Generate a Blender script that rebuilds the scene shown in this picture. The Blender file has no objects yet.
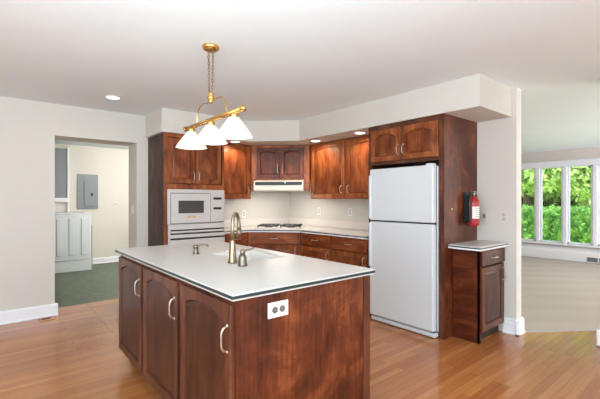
import bpy, bmesh, math, random
from mathutils import Vector, Matrix
random.seed(7)
PI = math.pi
scn = bpy.context.scene
COL = scn.collection

# ------------------------------------------------------------------ camera
YAW = math.atan2(310, 375)
cam_d = bpy.data.cameras.new('camera')
cam_d.sensor_width = 36.0
cam_d.lens = 375.0 / 600.0 * 36.0
cam_d.shift_y = 0.5 / 600
cam_d.clip_start = 0.05
cam_d.clip_end = 200
cam = bpy.data.objects.new('camera', cam_d)
COL.objects.link(cam)
cam.location = (0, 0, 1.33)
cam.rotation_euler = (PI / 2, 0, -YAW)
scn.camera = cam

# ------------------------------------------------------------------ world, sun, fill lights, exposure
world = bpy.data.worlds.new('world')
scn.world = world
world.use_nodes = True
bg = world.node_tree.nodes['Background']
bg.inputs['Color'].default_value = (0.80, 0.90, 1.0, 1)
bg.inputs['Strength'].default_value = 4.6

sun_d = bpy.data.lights.new('sun', 'SUN')
sun_d.energy = 7.0
sun_d.angle = math.radians(3)
sun_d.color = (1.0, 0.96, 0.88)
sun = bpy.data.objects.new('sun', sun_d)
COL.objects.link(sun)
sun.rotation_euler = Vector((0.55, 0.45, -0.75)).to_track_quat('-Z', 'Y').to_euler()


def fill_area(name, loc, direction, sx, sy, power, color=(1, 0.97, 0.93)):
    d = bpy.data.lights.new(name, 'AREA')
    d.shape = 'RECTANGLE'
    d.size = sx
    d.size_y = sy
    d.energy = power
    d.color = color
    o = bpy.data.objects.new(name, d)
    COL.objects.link(o)
    o.location = loc
    o.rotation_euler = Vector(direction).to_track_quat('-Z', 'Y').to_euler()
    return o


# added unseen area lights at the openings behind the camera, brightening the rooms
fill_area('fill_back', (0.6, -3.22, 1.35), (0, 1, 0), 5.4, 1.9, 28, (0.86, 0.94, 1.0))
fill_area('fill_left', (-3.22, 0.2, 1.35), (1, 0, 0), 3.4, 1.9, 40, (0.86, 0.94, 1.0))
fill_area('fill_living', (8.0, -3.22, 1.35), (0, 1, 0), 3.2, 1.9, 265, (1.0, 0.94, 0.98))
# added unseen light aimed upwards to brighten the ceiling
fill_area('ceiling_fill', (-0.4, 0.0, 1.55), (-0.05, 0.35, 1), 2.2, 1.4, 150, (0.70, 0.88, 1.0))
# added soft light from the front left, brightening the kitchen; no real source
fill_area('front_fill', (-1.3, -1.4, 1.9), (0.7, 0.9, -0.15), 1.6, 1.2, 38, (0.82, 0.93, 1.0))

scn.view_settings.view_transform = 'Standard'
scn.view_settings.look = 'None'
scn.view_settings.gamma = 1
scn.view_settings.use_curve_mapping = False
scn.view_settings.exposure = 0.0


# ------------------------------------------------------------------ materials
def s2l(c):
    return tuple((v / 255 / 12.92) if v / 255 <= 0.04045 else ((v / 255 + 0.055) / 1.055) ** 2.4 for v in c) + (1,)


def mat(name, col, rough=0.5, metal=0.0, noise=0.0, nscale=20, bump=0.0, spec=0.5, coat=0.0, emit=0.0, trans=0.0):
    m = bpy.data.materials.new(name)
    m.use_nodes = True
    nt = m.node_tree
    b = nt.nodes['Principled BSDF']
    b.inputs['Roughness'].default_value = rough
    b.inputs['Metallic'].default_value = metal
    b.inputs['Specular IOR Level'].default_value = spec
    b.inputs['Coat Weight'].default_value = coat
    b.inputs['Transmission Weight'].default_value = trans
    c = s2l(col)
    tc = nt.nodes.new('ShaderNodeTexCoord')
    n = nt.nodes.new('ShaderNodeTexNoise')
    n.inputs['Scale'].default_value = nscale
    n.inputs['Detail'].default_value = 4
    nt.links.new(tc.outputs['Object'], n.inputs['Vector'])
    r = nt.nodes.new('ShaderNodeValToRGB')
    k = noise
    r.color_ramp.elements[0].position = 0.3
    r.color_ramp.elements[1].position = 0.7
    r.color_ramp.elements[0].color = tuple(v * (1 - k) for v in c[:3]) + (1,)
    r.color_ramp.elements[1].color = tuple(min(1, v * (1 + k)) for v in c[:3]) + (1,)
    nt.links.new(n.outputs['Fac'], r.inputs['Fac'])
    nt.links.new(r.outputs['Color'], b.inputs['Base Color'])
    if bump:
        bp = nt.nodes.new('ShaderNodeBump')
        bp.inputs['Strength'].default_value = bump
        bp.inputs['Distance'].default_value = 0.01
        nt.links.new(n.outputs['Fac'], bp.inputs['Height'])
        nt.links.new(bp.outputs['Normal'], b.inputs['Normal'])
    if emit:
        b.inputs['Emission Color'].default_value = c
        b.inputs['Emission Strength'].default_value = emit
    return m


def wood(name, dark, mid, light, rough=0.38, grain='z', blotch=3.0, coat=0.15, iso=.35):
    m = bpy.data.materials.new(name)
    m.use_nodes = True
    nt = m.node_tree
    N = nt.nodes.new
    b = nt.nodes['Principled BSDF']
    tc = N('ShaderNodeTexCoord')
    oi = N('ShaderNodeObjectInfo')
    add = N('ShaderNodeVectorMath'); add.operation = 'ADD'
    mul = N('ShaderNodeVectorMath'); mul.operation = 'SCALE'
    comb = N('ShaderNodeCombineXYZ')
    nt.links.new(oi.outputs['Random'], comb.inputs['X'])
    nt.links.new(oi.outputs['Random'], comb.inputs['Z'])
    nt.links.new(comb.outputs[0], mul.inputs[0]); mul.inputs['Scale'].default_value = 17
    nt.links.new(tc.outputs['Object'], add.inputs[0])
    nt.links.new(mul.outputs[0], add.inputs[1])
    mp = N('ShaderNodeMapping')
    mp.inputs['Scale'].default_value = {'z': (1, 1, .07), 'x': (.07, 1, 1), 'y': (1, .07, 1)}[grain]
    nt.links.new(add.outputs[0], mp.inputs['Vector'])
    n1 = N('ShaderNodeTexNoise'); n1.inputs['Scale'].default_value = 60; n1.inputs['Detail'].default_value = 5
    nt.links.new(mp.outputs[0], n1.inputs['Vector'])
    mp2 = N('ShaderNodeMapping')
    mp2.inputs['Scale'].default_value = {'z': (1, 1, iso), 'x': (iso, 1, 1), 'y': (1, iso, 1)}[grain]
    nt.links.new(add.outputs[0], mp2.inputs['Vector'])
    n2 = N('ShaderNodeTexNoise'); n2.inputs['Scale'].default_value = blotch * 2.2; n2.inputs['Detail'].default_value = 7; n2.inputs['Roughness'].default_value = .62
    n2.inputs['Distortion'].default_value = 0.6
    nt.links.new(mp2.outputs[0], n2.inputs['Vector'])
    mx = N('ShaderNodeMath'); mx.operation = 'MULTIPLY_ADD'
    nt.links.new(n1.outputs['Fac'], mx.inputs[0]); mx.inputs[1].default_value = 0.26
    m3 = N('ShaderNodeMath'); m3.operation = 'MULTIPLY'; m3.inputs[1].default_value = 0.78
    nt.links.new(n2.outputs['Fac'], m3.inputs[0])
    nt.links.new(m3.outputs[0], mx.inputs[2])
    r = N('ShaderNodeValToRGB')
    e = r.color_ramp.elements
    e[0].position = 0.36; e[0].color = s2l(dark)
    e[1].position = 0.70; e[1].color = s2l(light)
    x = e.new(0.53); x.color = s2l(mid)
    nt.links.new(mx.outputs[0], r.inputs['Fac'])
    nt.links.new(r.outputs['Color'], b.inputs['Base Color'])
    b.inputs['Roughness'].default_value = rough
    b.inputs['Coat Weight'].default_value = coat * .4
    b.inputs['Specular IOR Level'].default_value = .3
    b.inputs['Coat Roughness'].default_value = 0.25
    return m


def planks_material():
    m = bpy.data.materials.new('oak_strip_floor')
    m.use_nodes = True
    nt = m.node_tree; N = nt.nodes.new; L = nt.links.new
    b = nt.nodes['Principled BSDF']
    tc = N('ShaderNodeTexCoord')
    br = N('ShaderNodeTexBrick')
    br.offset = 0.37; br.offset_frequency = 3
    br.inputs['Scale'].default_value = 1
    br.inputs['Brick Width'].default_value = 0.95
    br.inputs['Row Height'].default_value = 0.058
    br.inputs['Mortar Size'].default_value = 0.0011
    br.inputs['Mortar Smooth'].default_value = 0.3
    br.inputs['Color1'].default_value = s2l((186, 124, 72))
    br.inputs['Color2'].default_value = s2l((162, 98, 54))
    br.inputs['Mortar'].default_value = s2l((118, 68, 38))
    L(tc.outputs['Object'], br.inputs['Vector'])
    mp = N('ShaderNodeMapping'); mp.inputs['Scale'].default_value = (1.2, 26, 1)
    L(tc.outputs['Object'], mp.inputs['Vector'])
    n = N('ShaderNodeTexNoise'); n.inputs['Scale'].default_value = 2.2; n.inputs['Detail'].default_value = 6
    L(mp.outputs[0], n.inputs['Vector'])
    rp = N('ShaderNodeValToRGB')
    rp.color_ramp.elements[0].position = .32; rp.color_ramp.elements[0].color = (.86, .82, .78, 1)
    rp.color_ramp.elements[1].position = .68; rp.color_ramp.elements[1].color = (1.08, 1.07, 1.05, 1)
    L(n.outputs['Fac'], rp.inputs['Fac'])
    mx = N('ShaderNodeMix'); mx.data_type = 'RGBA'; mx.blend_type = 'MULTIPLY'
    mx.inputs['Factor'].default_value = 0.9
    L(br.outputs['Color'], mx.inputs[6]); L(rp.outputs['Color'], mx.inputs[7])
    L(mx.outputs[2], b.inputs['Base Color'])
    b.inputs['Roughness'].default_value = 0.2
    b.inputs['Coat Weight'].default_value = 0.35
    b.inputs['Coat Roughness'].default_value = 0.14
    b.inputs['Specular IOR Level'].default_value = 0.3
    n2 = N('ShaderNodeTexNoise'); n2.inputs['Scale'].default_value = 5
    L(tc.outputs['Object'], n2.inputs['Vector'])
    bp = N('ShaderNodeBump'); bp.inputs['Strength'].default_value = 0.12; bp.inputs['Distance'].default_value = 0.02
    L(n2.outputs['Fac'], bp.inputs['Height'])
    L(bp.outputs['Normal'], b.inputs['Normal'])
    return m


def carpet_material():
    m = mat('carpet', (194, 183, 172), 0.95, noise=0.10, nscale=140, bump=0.6, spec=0.1)
    nt = m.node_tree; N = nt.nodes.new; L = nt.links.new
    b = nt.nodes['Principled BSDF']
    src = b.inputs['Base Color'].links[0].from_socket
    tc = N('ShaderNodeTexCoord')
    w = N('ShaderNodeTexWave'); w.wave_type = 'BANDS'; w.bands_direction = 'DIAGONAL'
    w.inputs['Scale'].default_value = 0.9; w.inputs['Distortion'].default_value = 2.5
    w.inputs['Detail Scale'].default_value = 0.6
    L(tc.outputs['Object'], w.inputs['Vector'])
    rp = N('ShaderNodeValToRGB')
    rp.color_ramp.elements[0].color = (.94, .94, .94, 1); rp.color_ramp.elements[1].color = (1, 1, 1, 1)
    L(w.outputs['Fac'], rp.inputs['Fac'])
    mx = N('ShaderNodeMix'); mx.data_type = 'RGBA'; mx.blend_type = 'MULTIPLY'; mx.inputs['Factor'].default_value = 1
    L(src, mx.inputs[6]); L(rp.outputs['Color'], mx.inputs[7])
    L(mx.outputs[2], b.inputs['Base Color'])
    return m


def tile_material():
    m = bpy.data.materials.new('green_tile')
    m.use_nodes = True
    nt = m.node_tree; N = nt.nodes.new; L = nt.links.new
    b = nt.nodes['Principled BSDF']
    tc = N('ShaderNodeTexCoord')
    n = N('ShaderNodeTexNoise'); n.inputs['Scale'].default_value = 9; n.inputs['Detail'].default_value = 8
    n.inputs['Roughness'].default_value = 0.7
    L(tc.outputs['Object'], n.inputs['Vector'])
    rp = N('ShaderNodeValToRGB')
    rp.color_ramp.elements[0].position = .35; rp.color_ramp.elements[0].color = s2l((56, 66, 52))
    rp.color_ramp.elements[1].position = .68; rp.color_ramp.elements[1].color = s2l((102, 110, 92))
    L(n.outputs['Fac'], rp.inputs['Fac'])
    br = N('ShaderNodeTexBrick'); br.offset = 0; br.inputs['Scale'].default_value = 1
    br.inputs['Brick Width'].default_value = .305; br.inputs['Row Height'].default_value = .305
    br.inputs['Mortar Size'].default_value = .003
    br.inputs['Color1'].default_value = (1, 1, 1, 1); br.inputs['Color2'].default_value = (.9, .92, .9, 1)
    br.inputs['Mortar'].default_value = (.72, .74, .72, 1)
    L(tc.outputs['Object'], br.inputs['Vector'])
    mx = N('ShaderNodeMix'); mx.data_type = 'RGBA'; mx.blend_type = 'MULTIPLY'; mx.inputs['Factor'].default_value = 1
    L(rp.outputs['Color'], mx.inputs[6]); L(br.outputs['Color'], mx.inputs[7])
    L(mx.outputs[2], b.inputs['Base Color'])
    b.inputs['Roughness'].default_value = 0.5
    return m


M = {}
M['wall'] = mat('wall_paint', (209, 204, 195), 0.8, noise=0.012, nscale=3, spec=0.2)
M['ceiling'] = mat('ceiling_paint', (232, 240, 242), 0.9, noise=0.01, nscale=2, spec=0.1)
M['trim'] = mat('white_trim_paint', (236, 236, 238), 0.45, noise=0.01)
M['floor'] = planks_material()
M['carpet'] = carpet_material()
M['tile'] = tile_material()
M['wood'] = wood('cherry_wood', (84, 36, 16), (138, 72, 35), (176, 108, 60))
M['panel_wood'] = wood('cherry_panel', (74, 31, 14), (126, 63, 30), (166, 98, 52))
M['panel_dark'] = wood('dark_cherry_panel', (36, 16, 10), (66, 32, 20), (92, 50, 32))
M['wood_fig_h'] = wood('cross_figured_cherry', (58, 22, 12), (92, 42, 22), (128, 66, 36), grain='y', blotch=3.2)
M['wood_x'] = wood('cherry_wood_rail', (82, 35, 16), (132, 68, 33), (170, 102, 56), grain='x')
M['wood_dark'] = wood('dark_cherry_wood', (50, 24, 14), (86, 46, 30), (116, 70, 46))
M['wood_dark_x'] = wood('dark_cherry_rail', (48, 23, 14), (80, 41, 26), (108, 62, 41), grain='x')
M['wood_grey'] = wood('greyish_dark_wood', (46, 34, 30), (76, 58, 52), (104, 86, 80), rough=.65)  # greyer brown than the other cabinet woods
M['wood_fig'] = wood('figured_cherry_wood', (54, 22, 11), (92, 42, 21), (138, 74, 39), blotch=2.4, iso=.75)
M['kick'] = mat('toe_kick_wood', (48, 26, 18), 0.7, noise=0.1)
M['counter'] = mat('white_countertop', (198, 195, 190), 0.28, noise=0.03, nscale=160)
M['cstripe'] = mat('dark_green_edge_band', (28, 52, 52), 0.35, noise=0.02)
M['splash'] = mat('backsplash_laminate', (222, 214, 208), 0.35, noise=0.02, nscale=120)
M['nickel'] = mat('brushed_nickel', (202, 194, 182), 0.35, 1.0, noise=0.03)
M['bronze'] = mat('champagne_nickel', (150, 133, 110), 0.28, 1.0, noise=0.05)
M['pewter'] = mat('aged_pewter', (128, 119, 106), 0.34, 1.0, noise=0.05)
M['brass'] = mat('polished_brass', (222, 178, 106), 0.25, 1.0, noise=0.04)
M['fridge'] = mat('fridge_enamel', (214, 217, 219), 0.35, noise=0.01, nscale=200, bump=0.02)
M['appl'] = mat('appliance_enamel', (200, 195, 191), 0.3, noise=0.01)
M['appl_grey'] = mat('appliance_grey_trim', (176, 172, 170), 0.4, noise=0.02)
M['hood'] = mat('almond_enamel', (238, 230, 214), 0.3, noise=0.01)
M['black'] = mat('black_plastic', (22, 22, 24), 0.4, noise=0.05)
M['iron'] = mat('cast_iron_grate', (42, 42, 44), 0.55, noise=0.1)
M['mwglass'] = mat('dark_oven_glass', (62, 58, 56), 0.3, noise=0.12, nscale=60)
M['badge'] = mat('gold_badge', (208, 172, 120), 0.4, noise=0.05)
M['gasket'] = mat('dark_rubber_gasket', (52, 54, 58), 0.7, noise=0.05)
M['plate'] = mat('white_plastic', (232, 230, 226), 0.4, noise=0.01)
M['plate_grey'] = mat('ivory_plastic', (212, 205, 196), 0.4, noise=0.01)
M['socket'] = mat('ivory_socket', (188, 181, 172), 0.5, noise=0.02)
M['slot'] = mat('outlet_slot_grey', (120, 114, 108), 0.5, noise=0.03)
M['red'] = mat('red_enamel', (168, 30, 36), 0.3, noise=0.03)
M['label'] = mat('paper_label', (224, 220, 212), 0.6, noise=0.02)
M['grey'] = mat('grey_painted_metal', (128, 132, 136), 0.5, noise=0.03)
M['grey_d'] = mat('grey_metal_seam', (104, 107, 110), 0.5, noise=0.03)
M['vinyl'] = mat('white_vinyl', (232, 233, 240), 0.4, noise=0.01)
M['brown_metal'] = mat('brown_register_metal', (96, 52, 34), 0.5, noise=0.1)
M['tan_wood'] = mat('register_frame_wood', (178, 124, 78), 0.4, noise=0.08)
M['bark'] = mat('tree_bark', (92, 76, 60), 0.9, noise=0.3, bump=0.5)
M['lawn'] = mat('lawn_grass', (176, 204, 92), 0.9, noise=0.25, nscale=6, bump=0.5)
M['siding'] = mat('pale_siding', (214, 216, 218), 0.8, noise=0.04)
M['roof'] = mat('grey_roof_shingles', (176, 184, 192), 0.8, noise=0.12, nscale=30)


def emat(name, col, strength):
    m = bpy.data.materials.new(name)
    m.use_nodes = True
    nt = m.node_tree
    b = nt.nodes['Principled BSDF']
    b.inputs['Base Color'].default_value = s2l(col)
    b.inputs['Emission Color'].default_value = s2l(col)
    b.inputs['Emission Strength'].default_value = strength
    return m


M['lamp'] = emat('lamp_lens', (255, 246, 230), 5)
M['bulb'] = emat('bulb_glow', (255, 232, 196), 2.5)


def shade_mat():
    m = bpy.data.materials.new('white_glass_shade')
    m.use_nodes = True
    nt = m.node_tree; N = nt.nodes.new; L = nt.links.new
    b = nt.nodes['Principled BSDF']
    b.inputs['Base Color'].default_value = (.9, .88, .84, 1)
    b.inputs['Roughness'].default_value = .25
    t = N('ShaderNodeBsdfTranslucent'); t.inputs['Color'].default_value = (.95, .93, .9, 1)
    mx = N('ShaderNodeMixShader'); mx.inputs[0].default_value = .4
    L(b.outputs[0], mx.inputs[1]); L(t.outputs[0], mx.inputs[2])
    L(mx.outputs[0], nt.nodes['Material Output'].inputs['Surface'])
    return m


M['shade'] = shade_mat()


def glass_mat():
    m = bpy.data.materials.new('window_glass')
    m.use_nodes = True
    nt = m.node_tree; N = nt.nodes.new; L = nt.links.new
    tr = N('ShaderNodeBsdfTransparent'); tr.inputs['Color'].default_value = (.97, .98, .98, 1)
    gl = N('ShaderNodeBsdfGlossy'); gl.inputs['Roughness'].default_value = 0.02
    fr = N('ShaderNodeFresnel'); fr.inputs['IOR'].default_value = 1.45
    mx = N('ShaderNodeMixShader')
    L(fr.outputs[0], mx.inputs[0]); L(tr.outputs[0], mx.inputs[1]); L(gl.outputs[0], mx.inputs[2])
    L(mx.outputs[0], nt.nodes['Material Output'].inputs['Surface'])
    return m


M['glass'] = glass_mat()


def leaf_mat(name, a, b_, c):
    m = bpy.data.materials.new(name)
    m.use_nodes = True
    nt = m.node_tree; N = nt.nodes.new; L = nt.links.new
    p = nt.nodes['Principled BSDF']
    tc = N('ShaderNodeTexCoord')
    n = N('ShaderNodeTexNoise'); n.inputs['Scale'].default_value = 4.5; n.inputs['Detail'].default_value = 6
    L(tc.outputs['Object'], n.inputs['Vector'])
    rp = N('ShaderNodeValToRGB'); e = rp.color_ramp.elements
    e[0].position = .35; e[0].color = s2l(a); e[1].position = .7; e[1].color = s2l(c)
    x = e.new(.52); x.color = s2l(b_)
    L(n.outputs['Fac'], rp.inputs['Fac'])
    L(rp.outputs['Color'], p.inputs['Base Color'])
    p.inputs['Roughness'].default_value = .6
    t = N('ShaderNodeBsdfTranslucent'); L(rp.outputs['Color'], t.inputs['Color'])
    mx = N('ShaderNodeMixShader'); mx.inputs[0].default_value = .5
    L(p.outputs[0], mx.inputs[1]); L(t.outputs[0], mx.inputs[2])
    L(mx.outputs[0], nt.nodes['Material Output'].inputs['Surface'])
    return m


M['hedge'] = leaf_mat('hedge_leaves', (60, 106, 42), (104, 156, 66), (164, 206, 108))
M['leaf_a'] = leaf_mat('pale_leaves', (140, 168, 98), (186, 208, 138), (222, 234, 184))
M['leaf_b'] = leaf_mat('fresh_leaves', (120, 158, 86), (164, 198, 118), (206, 226, 160))
M['leaf_c'] = leaf_mat('conifer_needles', (66, 110, 70), (96, 144, 92), (132, 172, 116))

# ------------------------------------------------------------------ mesh helpers
OUT = True


def box(bm, x0, x1, y0, y1, z0, z1, bev=0.0, seg=2):
    x0, x1 = min(x0, x1), max(x0, x1); y0, y1 = min(y0, y1), max(y0, y1); z0, z1 = min(z0, z1), max(z0, z1)
    t = bmesh.new()
    bmesh.ops.create_cube(t, size=1)
    for v in t.verts:
        v.co = Vector(((x0 + x1) / 2 + v.co.x * (x1 - x0), (y0 + y1) / 2 + v.co.y * (y1 - y0), (z0 + z1) / 2 + v.co.z * (z1 - z0)))
    if bev > 0:
        bmesh.ops.bevel(t, geom=t.edges[:], offset=bev, segments=seg, profile=0.5, affect='EDGES')
    merge(bm, t)


def merge(bm, t, mtx=None):
    if mtx is not None:
        bmesh.ops.transform(t, matrix=mtx, verts=t.verts)
    mp = {}
    for v in t.verts:
        mp[v] = bm.verts.new(v.co)
    for f in t.faces:
        try:
            nf = bm.faces.new([mp[v] for v in f.verts])
            nf.smooth = f.smooth
            nf.material_index = f.material_index
        except ValueError:
            pass
    t.free()


def lathe(bm, prof, c=(0, 0, 0), seg=32, axis='z', smooth=True, close=False):
    """prof: list of (radius, height)"""
    rings = []
    for r, h in prof:
        ring = []
        for i in range(seg):
            a = 2 * PI * i / seg
            if axis == 'z':
                p = (c[0] + r * math.cos(a), c[1] + r * math.sin(a), c[2] + h)
            elif axis == 'y':
                p = (c[0] + r * math.cos(a), c[1] + h, c[2] + r * math.sin(a))
            else:
                p = (c[0] + h, c[1] + r * math.cos(a), c[2] + r * math.sin(a))
            ring.append(bm.verts.new(p))
        rings.append(ring)
    for a, b in zip(rings, rings[1:]):
        for i in range(seg):
            f = bm.faces.new((a[i], a[(i + 1) % seg], b[(i + 1) % seg], b[i]))
            f.smooth = smooth
    if close:
        for a, b in zip(rings[-1:], rings[:1]):
            for i in range(seg):
                f = bm.faces.new((a[i], a[(i + 1) % seg], b[(i + 1) % seg], b[i])); f.smooth = smooth
    else:
        bm.faces.new(rings[0]); bm.faces.new(rings[-1])


def tube(bm, pts, r, seg=10, closed=False):
    pts = [Vector(p) for p in pts]
    n = len(pts)
    rs = r if isinstance(r, (list, tuple)) else [r] * n
    rings = []
    ref = None
    for i, p in enumerate(pts):
        if closed:
            d = pts[(i + 1) % n] - pts[i - 1]
        else:
            d = pts[min(i + 1, n - 1)] - pts[max(i - 1, 0)]
        d.normalize()
        if ref is None:
            ref = Vector((0, 0, 1)) if abs(d.z) < 0.9 else Vector((1, 0, 0))
        u = (ref - d * ref.dot(d))
        if u.length < 1e-4:
            u = d.orthogonal()
        u.normalize(); ref = u
        w = d.cross(u)
        rings.append([bm.verts.new(p + (u * math.cos(2 * PI * k / seg) + w * math.sin(2 * PI * k / seg)) * rs[i]) for k in range(seg)])
    m = n if closed else n - 1
    for i in range(m):
        a, b = rings[i], rings[(i + 1) % n]
        for k in range(seg):
            f = bm.faces.new((a[k], a[(k + 1) % seg], b[(k + 1) % seg], b[k])); f.smooth = True
    if not closed:
        bm.faces.new(rings[0]); bm.faces.new(rings[-1])


def spline(pts, n=8):
    pts = [Vector(p) for p in pts]
    out = []
    P = [pts[0] * 2 - pts[1]] + pts + [pts[-1] * 2 - pts[-2]]
    for i in range(1, len(P) - 2):
        for k in range(n):
            t = k / n
            a, b, c, d = P[i - 1], P[i], P[i + 1], P[i + 2]
            out.append(0.5 * ((2 * b) + (c - a) * t + (2 * a - 5 * b + 4 * c - d) * t * t + (3 * b - a - 3 * c + d) * t ** 3))
    out.append(pts[-1])
    return out


def prism(bm, poly, z0, z1):
    b = [bm.verts.new((x, y, z0)) for x, y in poly]
    t = [bm.verts.new((x, y, z1)) for x, y in poly]
    bm.faces.new(b[::-1]); bm.faces.new(t)
    n = len(poly)
    for i in range(n):
        bm.faces.new((b[i], b[(i + 1) % n], t[(i + 1) % n], t[i]))


def obj(name, bm, m, parent=None, label=None):
    bmesh.ops.recalc_face_normals(bm, faces=bm.faces[:])
    me = bpy.data.meshes.new(name)
    bm.to_mesh(me); bm.free()
    me.materials.append(M[m] if isinstance(m, str) else m)
    o = bpy.data.objects.new(name, me)
    COL.objects.link(o)
    if parent is not None:
        o.parent = parent
    if label:
        o['label'] = label
    return o


def bx(name, m, dims, parent=None, bev=0.0, label=None):
    bm = bmesh.new()
    box(bm, *dims, bev=bev)
    return obj(name, bm, m, parent, label)


def thing(name, label, cat, loc=(0, 0, 0), rz=0.0, group=None):
    o = bpy.data.objects.new(name, None)
    COL.objects.link(o)
    o.empty_display_size = 0.1
    o.location = loc
    o.rotation_euler = (0, 0, rz)
    o['label'] = label; o['category'] = cat
    if group:
        o['group'] = group
    return o


def tag(o, label, cat, group=None):
    o['label'] = label; o['category'] = cat
    if group:
        o['group'] = group
    return o


def struct(name, m, dims=None, bm=None, bev=0.0, parent=None, label=None):
    if bm is None:
        bm = bmesh.new(); box(bm, *dims, bev=bev)
    o = obj(name, bm, m, parent, label)
    if parent is None:
        o['kind'] = 'structure'
    return o


def copy_tree(o, loc=None, rz=None, label=None):
    c = o.copy(); COL.objects.link(c)
    if loc is not None: c.location = loc
    if rz is not None: c.rotation_euler = (0, 0, rz)
    if label: c['label'] = label
    for ch in list(o.children):
        d = ch.copy(); COL.objects.link(d); d.parent = c
        for g in list(ch.children):
            e = g.copy(); COL.objects.link(e); e.parent = d
    return c


# ------------------------------------------------------------------ the setting
H = 2.44
YA, XB = 5.13, 4.0
# kitchen floor (oak) and living room carpet, meeting on a slanting line
bm = bmesh.new(); prism(bm, [(-3, -3), (4.75, -3), (4.75, 1.02), (4.12, 1.47), (4.12, 5.13), (1.476, 5.13), (1.476, 5.47), (.575, 5.47), (.575, 5.13), (-3, 5.13)], -.05, 0)
struct('floor', 'floor', bm=bm)
bm = bmesh.new(); prism(bm, [(4.75, -3), (9.8, -3), (9.8, 6.2), (4.12, 6.2), (4.12, 1.47), (4.75, 1.02)], -.05, 0.004)
struct('floor_living', 'carpet', bm=bm)
bm = bmesh.new(); prism(bm, [(-1.2, 5.5), (.575, 5.5), (.575, 5.47), (1.476, 5.47), (1.476, 5.5), (3.4, 5.5), (3.4, 8.75), (-1.2, 8.75)], -.05, 0)
struct('floor_laundry', 'tile', bm=bm)
struct('ceiling', 'ceiling', (-3, 9.9, -3, 8.9, H, H + .1))

bm = bmesh.new()
box(bm, -3.1, .575, YA, YA + .37, 0, H)
box(bm, 1.476, 4.12, YA, YA + .37, 0, H)
box(bm, .575, 1.476, YA, YA + .37, 2.075, H)
struct('wall_north', 'wall', bm=bm)
struct('wall_east', 'wall', (XB, XB + .12, 1.49, YA, 0, H))
struct('wall_south_east', 'wall', (4.27, 4.42, -3, .88, 0, H))
# walls behind the camera, with wide openings added for the fill lights
def wall_open(name, axis, pos, t, a0, a1, o0, o1, z0, z1):
    bm = bmesh.new()
    for (p, q, r, s) in ((a0, o0, 0, H), (o1, a1, 0, H), (o0, o1, 0, z0), (o0, o1, z1, H)):
        if axis == 'y': box(bm, p, q, pos - t, pos, r, s)
        else: box(bm, pos - t, pos, p, q, r, s)
    return struct(name, 'wall', bm=bm)
wall_open('wall_south', 'y', -3, .12, -3.1, 4.27, -2.1, 3.3, .4, 2.3)
wall_open('wall_west', 'x', -3, .12, -3.1, YA, -1.5, 1.9, .4, 2.3)
wall_open('wall_living_south', 'y', -3, .12, 4.27, 9.9, 6.4, 9.6, .4, 2.3)
struct('wall_living_north', 'wall', (4.12, 9.92, 6.2, 6.3, 0, H))
# laundry walls
struct('wall_laundry_far', 'wall', (-1.3, 3.5, 8.75, 8.85, 0, H + .06))
struct('wall_laundry_left', 'wall', (-1.3, -1.2, 5.5, 8.75, 0, H))
struct('wall_laundry_right', 'wall', (3.4, 3.5, 5.5, 8.75, 0, H))

# living room window wall
Y0W, Y1W, ZW0, ZW1 = .02, 5.38, .37, 2.09
wm = mat('living_wall_paint', (214, 206, 200), 0.8, noise=0.01, spec=0.2)
bm = bmesh.new()
box(bm, 9.8, 9.92, -3.1, Y0W, 0, H); box(bm, 9.8, 9.92, Y1W, 6.3, 0, H)
box(bm, 9.8, 9.92, Y0W, Y1W, 0, ZW0); box(bm, 9.8, 9.92, Y0W, Y1W, ZW1, H)
o = obj('wall_living_east', bm, wm); o['kind'] = 'structure'

# window_1: ten narrow casements side by side
win = bpy.data.objects.new('window_1', None); COL.objects.link(win); win['kind'] = 'structure'; win.location = (9.8, 0, 0)
bm = bmesh.new()
box(bm, -.035, .0, Y0W - .06, Y1W + .06, ZW1 - .02, ZW1 + .11, .004)
box(bm, -.045, .0, Y0W - .08, Y1W + .08, ZW1 + .09, ZW1 + .115, .004)
obj('window_casing', bm, 'vinyl', win)
bm = bmesh.new(); box(bm, -.12, .06, Y0W - .08, Y1W + .08, ZW0 - .035, ZW0, .006)
obj('window_sill', bm, 'trim', win)
per = .5355
y = 3.19 + per * 4
k = 0
while y > Y0W - .01:
    bm = bmesh.new(); box(bm, -.03, .10, y - .036, y + .036, ZW0, ZW1, .004)
    obj('window_post', bm, 'vinyl', win)
    if y - per > Y0W - .05:
        a, b = y - .036, y - per + .036
        fr = bmesh.new()
        for (p, q, r, s) in ((a, a - .042, ZW0, ZW1), (b + .042, b, ZW0, ZW1), (a, b, ZW0, ZW0 + .035), (a, b, ZW1 - .035, ZW1)):
            box(fr, .01, .06, p, q, r, s, .003)
        f = obj('window_sash', fr, 'vinyl', win)
        g = bmesh.new(); box(g, .03, .036, a - .03, b + .03, ZW0 + .02, ZW1 - .02)
        obj('window_pane', g, 'glass', f)
    y -= per

# baseboards
def base(name, p, q, n, parent=None, h=.14, m='trim', t=.018):
    """board along the line p-q on its side n (unit vector)"""
    p = Vector((*p, 0)); q = Vector((*q, 0)); n = Vector((*n, 0))
    d = (q - p).normalized(); L_ = (q - p).length
    bm = bmesh.new()
    prof = [(0, 0), (t + .012, 0), (t + .012, .012), (t, .022), (t, h - .022), (t * .45, h - .004), (0, h)]
    a = [bm.verts.new(p + n * u + Vector((0, 0, v))) for u, v in prof]
    b = [bm.verts.new(q + n * u + Vector((0, 0, v))) for u, v in prof]
    k = len(prof)
    for i in range(k):
        bm.faces.new((a[i], a[(i + 1) % k], b[(i + 1) % k], b[i]))
    bm.faces.new(a); bm.faces.new(b)
    return struct(name, m, bm=bm)

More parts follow.
